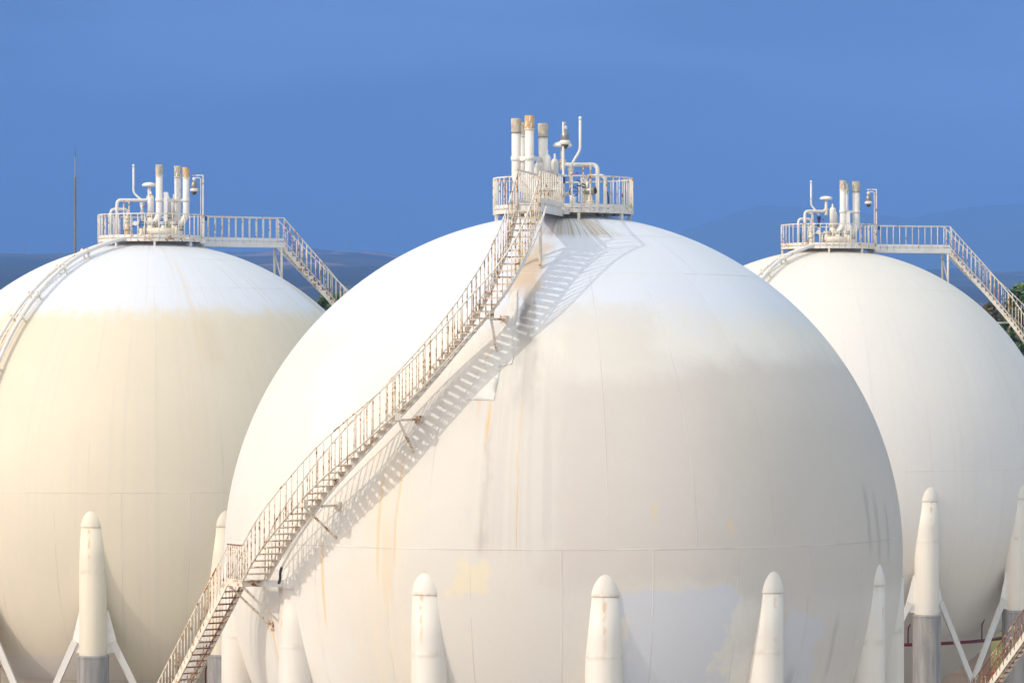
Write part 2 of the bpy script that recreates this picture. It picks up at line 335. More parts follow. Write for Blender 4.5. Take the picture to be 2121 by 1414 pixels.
def make_tank(key, label):
    C0 = TANKS[key][0]; t = empty('storage_tank', C0, label, 'storage tank')
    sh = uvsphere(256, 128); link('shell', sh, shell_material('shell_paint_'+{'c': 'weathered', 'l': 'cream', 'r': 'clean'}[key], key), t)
    off, stp = {'c': (5.8, 28.8), 'l': (21.2, 28.6), 'r': (20.3, 30)}[key]
    cm = {'c': colpaint('column_paint_white', (.77, .74, .69)), 'l': colpaint('column_paint_cream', (.80, .74, .62)), 'r': colpaint('column_paint_pale', (.79, .76, .71))}[key]
    cme = colm.copy(); cme.materials[0] = cm; kme = capm.copy(); kme.materials[0] = cm
    sides = (-4, -3, -2, -1, 0, 1, 2, 3) if key != 'r' else (-3, -2, -1, 0, 1, 2)
    az = {i: radians(off+stp*i) for i in sides}
    P = {i: Vector((CA*sin(a), -CA*cos(a), 0)) for i, a in az.items()}
    gm = None
    for i in sides:
        c = link('column', cme, None, t, P[i], az[i])
        link('cap', kme, None, c); link('concrete_sleeve', slm, None, c)
        for sgn in (-1, 1):                       # gusset wings for the braces
            g = B(); q = radians(15)*sgn; d = Vector((sgn*cos(q), -sin(q)*0+abs(sin(q)), 0)).normalized(); n = Vector((-d.y, d.x, 0))*.012
            prof = [(CR*.9, -3.95), (CR+.06, -3.95), (CR+.40, -5.25), (CR+.32, -5.55), (CR*.9, -5.62)]
            vs = [d*a+Vector((0, 0, h))+n for a, h in prof]+[d*a+Vector((0, 0, h))-n for a, h in prof]; k = len(prof)
            g.add(vs, [tuple(range(k)), tuple(reversed(range(k, 2*k)))]+[(j, j+k, (j+1) % k+k, (j+1) % k) for j in range(k)])
            g.obj('gusset', M['white'], c)
    for i in sides:
        for sgn in (-1, 1):
            a = P[i]
            nx = i+sgn; aa = radians(off+stp*nx); q = Vector((CA*sin(aa), -CA*cos(aa), 0)); d = (q-a).normalized()
            out = Vector((d.y, -d.x, 0))*0.05*sgn
            s0 = a + d*(CR+.22) + Vector((0, 0, -5.15)) + out; s1 = q - d*(CR+.15) + Vector((0, 0, -12.4)) + out
            B().bar(s0, s1, 0.10, 0.26).obj('brace', M['brace'], t)
    return t
make_tank('c', 'largest white spherical gas tank with grey-brown weathered patches, in the middle')
make_tank('l', 'cream-stained spherical gas tank with a bluish white crown, behind at left')
make_tank('r', 'cleanest, plain white spherical gas tank, farthest back at right')

# ------------------------------------------------------------------ spiral stair, built once round the central tank and copied
tab = [(10.6, -1.08, -5.88), (9.65, -1.30, -6.78), (8.87, -1.60, -7.52), (8.1, -1.96, -8.15), (7.6, -2.30, -8.50), (7.0, -2.76, -8.86), (5.9, -3.66, -9.16),
       (5.32, -4.13, -9.22), (4.6, -4.86, -9.16), (3.7, -5.74, -8.98), (2.95, -6.57, -8.60), (2.3, -7.22, -8.22), (1.1, -8.18, -7.60), (.63, -8.56, -7.22), (.07, -8.92, -6.82), (-.45, -9.18, -6.44)]
ez, ex = [-.45, 0, 1, 2, 3, 4.3, 5, 5.6], [.28, .32, .45, .58, .58, .32, .10, 0]     # extra stand-off from the shell lower down
tab = [(z_, x_, y_ - float(np.interp(z_, ez, ex))/(abs(y_)/hypot(x_, y_))) for z_, x_, y_ in tab]
tz = np.array([r[0] for r in tab])[::-1]; tx = np.array([r[1] for r in tab])[::-1]; ty = np.array([r[2] for r in tab])[::-1]
zz = np.linspace(-.45, 10.6, 400)
def smooth(v):
    w = np.interp(zz, tz, v)
    k = np.exp(-0.5*(np.arange(-40, 41)/16.0)**2); k /= k.sum()
    lo = w[0]-(w[1:41]-w[0])[::-1]; hi = w[-1]-(w[-41:-1]-w[-1])[::-1]
    return np.convolve(np.r_[lo, w, hi], k, 'valid')
sxp, syp = smooth(tx), smooth(ty)
def path(z):
    x = np.interp(z, zz, sxp); y = np.interp(z, zz, syp); e = .08
    hx = np.interp(max(z-e, -.45), zz, sxp)-np.interp(min(z+e, 10.6), zz, sxp); hy = np.interp(max(z-e, -.45), zz, syp)-np.interp(min(z+e, 10.6), zz, syp)
    h = Vector((hx, hy, 0)).normalized(); return Vector((x, y, z)), h, Vector((h.y, -h.x, 0))   # point, heading downhill, inner side
SW, RH, NS = 0.70, 1.0, 55
rise = (10.6+.45)/NS
treadm = B().box((0, 0, -.012), (.25, SW-.02, .024)).box((.118, 0, -.03), (.014, SW-.02, .05)).mesh('tread'); treadm.materials.append(M['rusty'])
balm = B().cyl((0, 0, 0), (0, 0, 1.0), .0165, 8).mesh('baluster'); balm.materials.append(M['stair'])
postm = B().cyl((0, 0, 0), (0, 0, 1.0), .024, 8).mesh('post'); postm.materials.append(M['stair'])
def stringer_saw(pts_fn, n, mat, parent, drop=.36):
    """plate under the steps with a sawtooth top edge"""
    g = B()
    for i in range(n):
        a, b = pts_fn(i), pts_fn(i+1); top = b.z + .0
        q = [Vector((a.x, a.y, top)), Vector((b.x, b.y, top)), Vector((b.x, b.y, b.z-drop)), Vector((a.x, a.y, a.z-drop))]
        d = (b-a); nn = Vector((-d.y, d.x, 0)).normalized()*.006
        g.add([p+nn for p in q]+[p-nn for p in q], [(0,1,2,3), (7,6,5,4), (0,4,5,1), (3,2,6,7), (0,3,7,4), (1,5,6,2)])
    return g.obj('stringer', mat, parent)
def upper_stair():
    t = empty('spiral_staircase', TC, 'long rusty curved staircase sweeping down the front of the central tank', 'staircase', 'staircases curving down the tanks')
    zi = lambda i: 10.6 - rise*i
    for i in range(NS):
        p, h, inn = path(zi(i+.5)); link('tread', treadm, None, t, (p.x, p.y, zi(i+1)), atan2(h.y, h.x))
    def inner(i): p, h, n = path(zi(i)); return p+n*(SW/2)
    stringer_saw(inner, NS, M['plate'], t)
    B().tube([path(10.6-rise*i*.5)[0]+path(10.6-rise*i*.5)[2]*(SW/2+.03)+Vector((0, 0, .03)) for i in range(NS*2+1)], .02, 8).obj('stringer', M['rail'], t)
    P = [path(zi(i*.5)) for i in range(NS*2+1)]
    B().tube([p-n*(SW/2+.01)+Vector((0, 0, -.07)) for p, h, n in P], .03, 4, flat=(.045, .012)).obj('stringer', M['rail'], t)
    for sgn in (1, -1):
        side = [p+n*(sgn*SW/2) for p, h, n in P]
        hr = B().tube([q+Vector((0, 0, RH)) for q in side], .024, 10).obj('handrail', M['rail'], t)
        for i in range(NS):
            q = side[2*i+1]; z = zi(i+1)
            c = link('baluster', balm if i % 5 else postm, None, hr, (q.x, q.y, z)); c.scale.z = q.z+RH-z
    C = []
    for i in range(0, NS*2-8):
        p, h, n = P[i]; u = i/(NS*2); off = -(SW/2+.17) + u*1.05
        C.append(p + n*off + Vector((0, 0, -.10-.45*u)))
    B().tube(C, .035, 10).obj('conduit', M['white'], t)
    B().tube([C[-1], C[-1]+(C[-1]-C[-3])*.5+Vector((0, 0, -.05)), C[-1]+(C[-1]-C[-3])*.5+Vector((0, 0, -.25)), C[-1]+(C[-1]-C[-3])*.9+Vector((0, 0, -.30))], .042, 10, fillet=.1).obj('hose', M['dark'], t)
    for zb in (7.45, 4.55, 2.05):                    # wall brackets
        p, h, n = path(zb); o = p-n*(SW/2) + Vector((0, 0, -.30)); rad = Vector((-p.x, -p.y, 0)).normalized()
        r0 = sqrt(R*R-(zb-.3)**2); ro = hypot(o.x, o.y); r1 = sqrt(R*R-(zb-1.25)**2)
        br = B().bar(o, o+rad*(ro-r0+.02), .07, .07).bar(o+rad*.05, o+rad*(ro-r1+.02)+Vector((0, 0, -.95)), .06, .05)
        br.box(o+rad*(ro-r0)+Vector((0, 0, 0)), (.2, .2, .22), atan2(rad.y, rad.x)).box(o+Vector((0, 0, .1)), (.16, .12, .22), atan2(h.y, h.x))
        br.obj('bracket', M['stair'], t)
    # landing
    p, h, n = path(-.45); e = p+h*.93
    rz = atan2(h.y, h.x); mid = p+h*.46
    B().box(mid+Vector((0, 0, -.02)), (.95, SW, .035), rz).obj('landing_floor', M['cream'], t)
    fr = B()
    for s_ in (1, -1): fr.box(mid+n*(s_*SW/2)+Vector((0, 0, -.12)), (.97, .04, .18), rz)
    for s_ in (-.46, .46): fr.box(mid+h*s_+Vector((0, 0, -.14)), (.05, SW, .14), rz)
    rad = Vector((-mid.x, -mid.y, 0)).normalized(); ro = hypot(mid.x, mid.y)
    for q in (p+h*.05-n*.33, p+h*.9-n*.33):
        r1 = sqrt(R*R-1.75**2); rr = hypot(q.x, q.y); rd = Vector((-q.x, -q.y, 0)).normalized()
        fr.bar(q+Vector((0, 0, -.2)), q+rd*(rr-r1)+Vector((0, 0, -1.45)), .08, .05).box(q+rd*(rr-r1)+Vector((0, 0, -1.42)), (.10, .24, .26), atan2(rd.y, rd.x))
        fr.bar(q+Vector((0, 0, -.14)), q+rd*(rr-R+.05)+Vector((0, 0, -.14)), .08, .10)
    fr.obj('landing_frame', M['stair'], t)
    for s_ in (-1,):
        hr = B().tube([p+n*(s_*SW/2)+Vector((0, 0, RH)), e+n*(s_*SW/2)+Vector((0, 0, RH))], .022, 10).obj('handrail', M['oldrail'], t)
        for k in range(7):
            q = p+h*(.93*(k+.5)/7)+n*(s_*SW/2); link('baluster', balm, None, hr, q)
    # box bracket on the shell at the landing
    rr = sqrt(R*R-.6**2); q = p + rad*(ro-rr-.25); B().box(q+Vector((0, 0, -.13)), (1.0, .5, .2), atan2(rad.y, rad.x)).obj('wall_box', M['white'], t)
    return t, e, h
stair_c, LEND, LH = upper_stair()
copy_thing(stair_c, TL, ROT_L, 'rust-streaked staircase descending from the gangway of the cream left tank')
copy_thing(stair_c, TR, ROT_R, 'rusting staircase descending from the gangway of the right tank past the trees')

def straight_flight(name, start, head, slope, drop, label, mats, width=SW, step=.195):
    """open-tread flight; start = centre of its top edge"""
    t = empty(name, start, label, 'staircase', 'straight lower stair flights')
    h = Vector((head[0], head[1], 0)).normalized(); n = Vector((h.y, -h.x, 0)); run = drop/slope; ns = int(drop/step); st = drop/ns
    tm = B().box((0, 0, -.012), (.22, width-.02, .022)).box((.10, 0, -.03), (.012, width-.02, .045)).mesh('tread'); tm.materials.append(mats[1])
    rz = atan2(h.y, h.x); at = lambda u: h*(run*u)+Vector((0, 0, -drop*u))
    for i in range(1, ns): p = at(i/ns); link('tread', tm, None, t, p, rz)
    for s_ in (1, -1):
        a, b = at(0)+n*(s_*width/2), at(1)+n*(s_*width/2)
        B().bar(a, b, .012, .20).bar(a+n*(s_*-.03)+Vector((0, 0, .11)), b+n*(s_*-.03)+Vector((0, 0, .11)), .07, .012).bar(a+n*(s_*-.03)+Vector((0, 0, -.11)), b+n*(s_*-.03)+Vector((0, 0, -.11)), .07, .012).obj('stringer', mats[0], t)
        hr = B().tube([a+Vector((0, 0, RH)), b+Vector((0, 0, RH))], .024, 10).obj('handrail', mats[2], t)
        bm_ = balm if mats[2] is not M['oldrail'] else obalm
        for i in range(ns):
            q = at((i+.5)/ns)+n*(s_*width/2); link('baluster', bm_, None, hr, q)
    return t
obalm = B().cyl((0, 0, 0), (0, 0, 1.0), .017, 8).mesh('baluster'); obalm.materials.append(M['oldrail'])
straight_flight('lower_staircase', TC+Vector((LEND.x, LEND.y, -.45)), (-.665, .747), 1.23, 12.3, 'straight rusty stair flight from the landing down past the left of the central tank', (M['plate'], M['oldrail'], M['stair']))
Yq = 145.0; sq = Vector(((2121+120-PX)/F*Yq, Yq, CZ+(PY-1326+120*1.6)/F*Yq))
straight_flight('lower_staircase', sq+Vector((-.15, -.3, -.62)), (-.8, .6), 1.27, sq.z-.8, 'heavily rusted stair flight cut off by the bottom right corner', (M['cream'], M['oldrail'], M['oldrail']))

# ------------------------------------------------------------------ crown platform with gangway, built once and copied
PR, ZD = 2.17, 10.60
def platform():
    t = empty('crown_platform', TC, 'round railed platform on top of the central tank, its gangway pointing at the viewer', 'platform', 'railed platforms on the tank tops')
    ga = radians(10.4); gd = Vector((-sin(ga), -cos(ga), 0)); gn = Vector((gd.y, -gd.x, 0)); GW = SW/2; G1 = 5.98
    a0 = math.asin(GW/PR); base = atan2(gd.y, gd.x)
    B().lathe((0, 0, ZD), [(.95, -.03), (PR, -.03), (PR, 0), (.95, 0), (.95, -.03)], 64, caps=False).obj('deck', M['white'], t)
    g = B(); n = 84
    for r0, r1, z0, z1 in ((PR-.012, PR, ZD+.035, ZD+.15), (PR-.05, PR+.01, ZD-.12, ZD-.0)):
        A = [base+a0+(2*pi-2*a0)*k/n for k in range(n+1)] if z0 > ZD else [base+2*pi*k/n for k in range(n+1)]
        vs = []; fs = []
        for a in A: vs += [(r*cos(a), r*sin(a), z) for r, z in ((r0, z0), (r1, z0), (r1, z1), (r0, z1))]
        for k in range(n):
            for j in range(4): fs.append((4*k+j, 4*k+4+j, 4*k+4+(j+1) % 4, 4*k+(j+1) % 4))
        g.add(vs, fs)
    g.obj('toe_board', M['rail'], t)
    A = [base+a0+(2*pi-2*a0)*k/96 for k in range(97)]
    rl = B().tube([(PR*cos(a), PR*sin(a), ZD+RH) for a in A], .03, 4, flat=(.03, .024)).obj('railing', M['rail'], t)
    bl = B().cyl((0, 0, 0), (0, 0, RH+.12), .019, 8).mesh('baluster'); bl.materials.append(M['rail'])
    for k in range(46):
        a = base+a0+(2*pi-2*a0)*k/45; link('baluster', bl, None, rl, (PR*cos(a), PR*sin(a), ZD-.12))
    for s_ in (1, -1):
        o = gn*(s_*GW); p0, p1 = gd*(PR*.985)+o, gd*G1+o; up = Vector((0, 0, ZD+RH))
        rr = B().bar(p0+up, p1+up, .05, .04).obj('railing', M['rail'], t)
        for k in range(13):
            q = p0+(p1-p0)*(k/12); link('baluster', bl, None, rr, (q.x, q.y, ZD-.12))
    rz = base; mid = gd*((PR+G1)/2); ln = G1-PR
    B().box(mid+Vector((0, 0, ZD-.015)), (ln+.1, SW, .03), rz).obj('gangway_floor', M['white'], t)
    g = B()
    for s_ in (1, -1):
        o = gn*(s_*(GW+.01)); g.box(mid+o+Vector((0, 0, ZD+.09)), (ln, .01, .11), rz).box(mid+o+Vector((0, 0, ZD-.14)), (ln+.1, .012, .21), rz).box(mid+o*.93+Vector((0, 0, ZD-.24)), (ln+.1, .06, .012), rz)
    g.box(gd*(G1)+Vector((0, 0, ZD-.14)), (.02, SW+.03, .21), rz); g.obj('gangway_beam', M['white'], t)
    lg = B().cyl((0, 0, 0), (0, 0, 1), .05, 10).mesh('support_leg'); lg.materials.append(M['cream'])
    for s_ in (1, -1):
        for d in (G1-.1, ):
            q = gd*d+gn*(s_*GW*.9); r = hypot(q.x, q.y); z0 = sqrt(R*R-r*r)-.02; c = link('support_leg', lg, None, t, (q.x, q.y, z0)); c.scale = (1, 1, ZD-.2-z0)
    q0 = gd*(G1-.1)+gn*(GW*.9); q1 = gd*(G1-.1)-gn*(GW*.9); B().bar(q0+Vector((0, 0, 9.0)), q1+Vector((0, 0, 10.2)), .04, .04).obj('leg_brace', M['cream'], t)
    sg = B().box((0, 0, 0), (.09, .08, 1)).mesh('support_leg'); sg.materials.append(M['cream'])
    for k in range(8):
        a = base+radians(22.5+45*k); r = PR-.05; z0 = sqrt(R*R-r*r)-.02; c = link('support_leg', sg, None, t, (r*cos(a), r*sin(a), (z0+ZD-.12)/2), a); c.scale = (1, 1, ZD-.12-z0)
    nk = B().lathe((0, 0, 10.3), [(1.0, 0), (1.0, .24), (.9, .30)], 40).obj('manway_neck', M['cream'], t)
    return t
plat = platform()
copy_thing(plat, TL, ROT_L, 'round railed platform with a level gangway on top of the cream left tank')
copy_thing(plat, TR, ROT_R, 'round railed platform with a level gangway on top of the white right tank')

# ------------------------------------------------------------------ pipework on the crowns (x right, y away, z above the deck)
def base_of(key, x, y): c = TANKS[key][0]; return Vector((c.x+x, c.y+y, c.z+ZD))
G = {'stack': 'tall wrapped vent stacks on the tank tops', 'relief': 'bottle-shaped relief valves on the tank tops', 'mush': 'mushroom vents on the tank tops',
     'bent': 'thin cranked vent pipes on the tank tops', 'lamp': 'lamp posts on the tank gangways', 'cond': 'conduit pairs running down the tanks', 'drop': 'curved drop pipes on the tank tops', 'valve': 'valves on the tank tops'}
def flange(b, c, r, axis=(0, 0, 1)):
    b.lathe(c, [(r, -.045), (r, -.008)], 20, axis).lathe(c, [(r, .008), (r, .045)], 20, axis)
def bolts(b, c, r, n=10):
    for k in range(n): a = 2*pi*k/n; b.cyl((c[0]+r*cos(a), c[1]+r*sin(a), c[2]-.075), (c[0]+r*cos(a), c[1]+r*sin(a), c[2]+.075), .014, 6)
def vent_stack(key, x, y, top, capmat, capw, el, label, r=.145, cap=.44, collar=1.62, link_to=None):
    t = empty('vent_stack', base_of(key, x, y), label, 'vent pipe', G['stack']); d = Vector((el[0], el[1], 0))
    B().tube([(0, 0, top-.05), (0, 0, .92), Vector((0, 0, .92))+d*.42*1.0+Vector((0, 0, -.30)), Vector((0, 0, .52))+d*.5], r, 22, fillet=.34).obj('pipe', M['white'], t)
    g = B(); c = Vector((0, 0, .52))+d*.5; flange(g, c+Vector((0, 0, -.06)), r+.06); g.lathe(c+Vector((0, 0, -.55)), [(r*.75, 0), (r+.05, .14), (r+.04, .36), (r*.8, .46)], 20).cyl(c+Vector((0, 0, -.6)), c+Vector((0, 0, -.5)), r*.8, 18)
    g.obj('valve_body', M['cream'], t)
    g = B(); bolts(g, c+Vector((0, 0, -.06)), r+.04); g.obj('bolts', M['dark'], t)
    g = B().lathe((0, 0, collar), [(r+.005, -.07), (r+.022, -.07), (r+.022, .07), (r+.005, .07)], 24)
    if link_to: v = Vector((link_to[0]-x, link_to[1]-y, 0)); k = v.normalized(); g.bar(k*(r)+Vector((0, 0, collar)), v-k*r+Vector((0, 0, collar)), .025, .13)
    g.obj('collar', M['white'], t)
    # wrapping: a slightly crumpled sleeve over the mouth
    rnd = random.Random(ord(key)*1000+round(x*100)); n, mm = 28, 7; vs = []; fs = []
    ph = [rnd.uniform(0, 6.28) for _ in range(6)]
    for j in range(mm):
        u = j/(mm-1); rr = r*(1.03+capw*(1-abs(u-.75)*.8) if j < mm-1 else 1.03+capw*.6)
        for i in range(n):
            a = 2*pi*i/n; w = .006*sin(5*a+ph[0]+u*4)+.006*sin(9*a+ph[1]-u*6); vs.append(((rr+w)*cos(a), (rr+w)*sin(a), top-cap+cap*u))
    for j in range(mm-1):
        for i in range(n): fs.append((j*n+i, j*n+(i+1) % n, (j+1)*n+(i+1) % n, (j+1)*n+i))
    b = B().add(vs, fs, True); b.f.append(tuple((mm-1)*n+i for i in range(n))); b.sm.append(False)
    b.obj('wrapping', capmat, t)
    B().lathe((0, 0, top-cap), [(r+.004, -.02), (r+.02, -.02), (r+.02, .02), (r+.004, .02)], 24).obj('strap', M['steel'] if capw > .04 else M['cream'], t)
    return t
def relief(key, x, y, top, r, label, side=(1, 0)):
    t = empty('relief_valve', base_of(key, x, y), label, 'relief valve', G['relief'])
    B().lathe((0, 0, 0), [(r, top-.95), (r, top-.32), (r*.92, top-.24), (r*.62, top-.18), (r*.26, top-.15), (r*.24, top-.02), (r*.1, top)], 22).obj('bonnet', M['white'], t)
    g = B(); flange(g, (0, 0, top-.98), r+.055); flange(g, (0, 0, .42), r+.06); g.lathe((0, 0, 0), [(r*.9, .1), (r*.95, .42), (r*1.2, .56), (r*1.15, .75), (r*.8, top-1.0)], 22)
    g.tube([(0, 0, .6), Vector((side[0], side[1], 0))*.32+Vector((0, 0, .6))], r*.75, 16).obj('body', M['cream'], t)
    g = B(); bolts(g, (0, 0, .42), r+.035); bolts(g, (0, 0, top-.98), r+.03, 8); g.obj('bolts', M['dark'], t)
def mushroom(key, x, y, top, xe, zp, ye, label, r=.065):
    t = empty('mushroom_vent', base_of(key, x, y), label, 'vent', G['mush'])
    B().lathe((0, 0, top), [(.02, -.17), (.27, -.17), (.305, -.145), (.30, -.11), (.24, -.045), (.12, -.01), (.03, 0), (.0, .0)], 32).obj('hood', M['white'], t)
    sx_ = 1 if xe > x else -1
    B().tube([(0, 0, top-.15), (0, 0, zp), (xe-x, ye-y, zp), (xe-x, ye-y, -.15)], r, 16, fillet=.2).obj('pipe', M['white'], t)
    g = B().lathe((0, 0, top-.62), [(r+.02, -.045), (r+.05, -.045), (r+.05, -.008), (r+.03, 0), (r+.05, .008), (r+.05, .045), (r+.02, .045)], 20); g.lathe((0, 0, top-.9), [(r*1.1, 0), (r*1.35, .08), (r*1.35, .26), (r, .30)], 18); g.obj('flange', M['cream'], t)
def bent(key, x, y, top, zk, dx, zlow, label, valvemat, curve=(.25, .3)):
    t = empty('bent_vent_pipe', base_of(key, x, y), label, 'vent pipe', G['bent']); r = .042
    B().tube([(0, 0, top), (0, 0, zk), (dx, .0, zlow), (dx, 0, zlow-.05)], r, 14, fillet=.12).lathe((0, 0, top), [(r+.006, -.1), (r+.006, 0), (r*.5, .02)], 14).obj('pipe', M['white'], t)
    g = B(); flange(g, (dx, 0, zlow-.12), .10); flange(g, (dx, 0, zlow-.52), .10); g.lathe((dx, 0, zlow-.5), [(.07, 0), (.05, .12), (.06, .2), (.09, .33)], 16); g.obj('valve', valvemat, t)
    B().tube([(dx, 0, zlow-.5), (dx, 0, zlow-.85), (dx+curve[0], curve[1], zlow-.9), (dx+curve[0]*1.3, curve[1]*1.3, -.1)], .055, 12, fillet=.16).obj('pipe', M['white'], t)
    B().bar((dx, -.05, zlow-.28), (dx+.18, -.1, zlow-.24), .02, .02).lathe((dx+.20, -.1, zlow-.235), [(.03, -.02), (.035, .02)], 12, (1, 0, 0)).obj('handle', M['hydrant'], t)
def droppipe(key, x0, y0, x1, y1, zt_, r, label):
    t = empty('drop_pipe', base_of(key, x1, y1), label, 'pipe', G['drop']); d = Vector((x0-x1, y0-y1, 0))
    B().tube([d+Vector((0, 0, .1)), d+Vector((0, 0, zt_)), (0, 0, zt_), (0, 0, -.15)], r, 16, fillet=.17).obj('pipe', M['white'], t)
    g = B(); flange(g, d+Vector((0, 0, .62)), r+.06); g.lathe(d+Vector((0, 0, .15)), [(r*1.3, 0), (r*1.5, .1), (r*1.2, .3), (r, .45)], 16); g.obj('valve_body', M['cream'], t)
    B().tube([(r+.02, -.04, .62), (r+.05, -.05, .35), (r+.03, -.05, .0)], .022, 8, fillet=.1).obj('hose', M['dark'], t)
def frame(key, x, y, w, z1, label, lean=0.0):
    t = empty('pipe_support', base_of(key, x, y), label, 'pipe support', 'steel pipe supports on the tank tops')
    B().bar((0, 0, 0), (lean, 0, z1), .045, .045).bar((w, 0, 0), (w, 0, z1), .045, .045).bar((-.0, 0, z1), (w, 0, z1), .05, .045).bar((0, 0, z1*.68), (w, 0, z1*.68), .045, .04).obj('frame', M['stair'], t)
def gear(key, x, y, mat, label, kind):
    t = empty('control_valve', base_of(key, x, y), label, 'valve', G['valve'])
    if kind == 'motor':                              # fat actuator drum on a stem with a hand lever
        B().lathe((0, 0, .62), [(.10, -.16), (.125, -.12), (.125, .14), (.10, .17)], 20, (1, -.5, 0)).obj('actuator', M['steel'], t)
        B().lathe((.15, -.075, .62), [(.11, 0), (.07, .03)], 20, (1, -.5, 0)).obj('end_cover', M['dark'], t)
        g = B().cyl((0, 0, 0), (0, 0, .5), .07, 14); flange(g, (0, 0, .28), .12); g.cyl((-.1, 0, .7), (-.1, 0, .9), .04); g.obj('body', mat, t)
        B().bar((-.1, 0, .76), (-.42, -.05, .95), .03, .03).bar((-.42, -.05, .78), (-.12, 0, .72), .03, .04).obj('lever', M['dark'], t)
    elif kind == 'hand':
        g = B().lathe((0, 0, 0), [(.10, 0), (.10, .12), (.15, .16), (.15, .22), (.08, .28), (.11, .42), (.05, .5)], 18); g.obj('body', mat, t)
        B().tube([(.14*cos(a)+.03, .14*sin(a)*.5, .60+.14*sin(a)) for a in [2*pi*i/18 for i in range(18)]], .014, 8, closed=True).bar((-.1, 0, .6), (.16, 0, .6), .02, .02).obj('handwheel', M['dark'], t)
    else:                                            # post of flanges with a round gauge head
        g = B().lathe((0, 0, 0), [(.095, 0), (.095, .40)], 18); g.obj('lower_body', M['orange'] if kind == 'ochre' else mat, t)
        g = B().lathe((0, 0, .40), [(.12, 0), (.12, .1), (.075, .12), (.075, .3), (.11, .32), (.11, .38)], 18); flange(g, (0, 0, .84), .11); g.cyl((0, 0, .75), (0, 0, .98), .06, 14); g.obj('upper_body', mat, t)
        B().lathe((.34, -.02, .66), [(.09, -.03), (.10, 0), (.09, .03)], 20, (0, 1, 0)).bar((.05, 0, .62), (.3, 0, .64), .03, .03).obj('gauge', M['white'], t)
        B().tube([(-.12, -.05, .0), (-.14, -.05, .35), (-.02, -.08, .52), (.12, -.06, .48), (.3, -.05, .56)], .018, 8, fillet=.1).obj('cable', M['dark'], t)
def lamp(key, lx, ly, side, label, rz=0.0):
    t = empty('lamp_post', base_of(key, lx, ly), label, 'lamp post', G['lamp'], rz); s = side
    B().bar((0, 0, -.15), (0, 0, 2.64), .055, .055).bar((0.027*-s, 0, 2.62), (s*.44, 0, 2.62), .05, .045).obj('post', M['rail'], t)
    B().tube([(s*.09, 0, .2), (s*.09, 0, 2.52), (s*.3, 0, 2.52)], .02, 8, fillet=.1).obj('cable_pipe', M['white'], t)
    B().lathe((s*.36, 0, 2.47), [(.03, .07), (.07, .04), (.075, -.03), (.04, -.08)], 18).obj('swivel', M['white'], t)
    B().lathe((s*.36, 0, 2.1), [(.10, -.02), (.125, .05), (.12, .18), (.06, .27), (.04, .31)], 20).obj('ballast_housing', M['steel'], t)
    B().lathe((s*.36, 0, 2.0), [(.12, -.05), (.17, -.02), (.175, .03), (.15, .07), (.10, .09)], 24).obj('reflector', M['white'], t)
    B().lathe((s*.36, 0, 1.95), [(.0, -.14), (.06, -.12), (.10, -.06), (.115, .0)], 20).obj('globe', M['glassy'], t)
    B().box((0, -.09, -.08), (.22, .12, .20)).obj('junction_box', M['white'], t)
    B().box((-s*.12, -.05, .86), (.10, .02, .18)).obj('plate', M['blue'], t)
def manifold(key, x, y, w, label):
    t = empty('valve_manifold', base_of(key, x, y), label, 'valve manifold', 'valve manifolds on the tank tops')
    g = B().cyl((-w/2, 0, .33), (w/2, 0, .33), .15, 22); g.lathe((-w/2, 0, .33), [(.21, -.03), (.21, .03)], 22, (1, 0, 0)).lathe((w/2, 0, .33), [(.21, -.03), (.21, .03)], 22, (1, 0, 0))
    for q in (-.3, .1, .42): g.cyl((q*w, 0, .33), (q*w, 0, .62), .11, 18)
    g.obj('header', M['cream'], t); g = B()
    for q in (-.3, .1, .42): flange(g, (q*w, 0, .66), .18)
    g.obj('flanges', M['white'], t); g = B()
    for q in (-.3, .1, .42): bolts(g, (q*w, 0, .66), .15, 9)
    for k in range(10): a = 2*pi*k/10; g.cyl((-w/2-.06, .18*cos(a), .33+.18*sin(a)), (-w/2+.06, .18*cos(a), .33+.18*sin(a)), .014, 6)
    g.obj('bolts', M['dark'], t)
    B().tube([(w*.62, -.1, .05), (w*.5, -.35, .62), (w*.62, -.3, .05)], .012, 6, fillet=.2).obj('hose', M['white'], t)

# central tank
k = 'c'; w = 'on the central tank'
vent_stack(k, -1.46, -.15, 2.87, M['wrap'], .07, (.8, .3), 'leftmost of four wrapped vent stacks on the central tank, grey-beige cloth', link_to=(-1.06, -.55))
vent_stack(k, -1.26, .55, 2.78, M['wrap'], .03, (.6, -.4), 'half-hidden vent stack between the leftmost and tan-topped ones on the central tank', r=.135, cap=.42)
vent_stack(k, -1.05, -.60, 2.93, M['tan'], .01, (.6, .4), 'tallest vent stack with a tan wrapped mouth on the central tank', link_to=(-.62, .35), r=.14, cap=.43)
vent_stack(k, -.62, .40, 2.75, M['wrap'], .05, (-.3, -.3), 'vent stack with pale cloth top right of the tan one on the central tank', cap=.42)
relief(k, -.80, -.15, 1.64, .13, 'widest, greyish relief valve bottle beside the tan-topped stack of the central tank')
relief(k, -.50, -.30, 1.90, .125, 'taller white relief valve bottle in the middle of the central tank top', (-1, 0))
relief(k, -.26, .15, 1.80, .12, 'rightmost white relief valve bottle, beside the lamp post on the central tank', (0, 1))
mushroom(k, -.01, .62, 2.20, 1.08, 1.47, .40, 'mushroom vent behind the thin post on the central tank, piped down to the right')
bent(k, .53, .1, 2.93, 1.9, -.29, 1.42, 'tall thin cranked vent pipe at the right of the central tank top', M['cream'], (-.25, .3))
droppipe(k, .70, .55, 1.31, .35, 1.12, .055, 'curved drop pipe with a black hose at the right of the central tank top')
frame(k, .62, -.05, .23, 1.40, 'rusty square pipe support under the long pipe of the central tank')
gear(k, .84, -.30, M['cream'], 'valve with a grey drum actuator and dark lever on the central tank', 'motor')
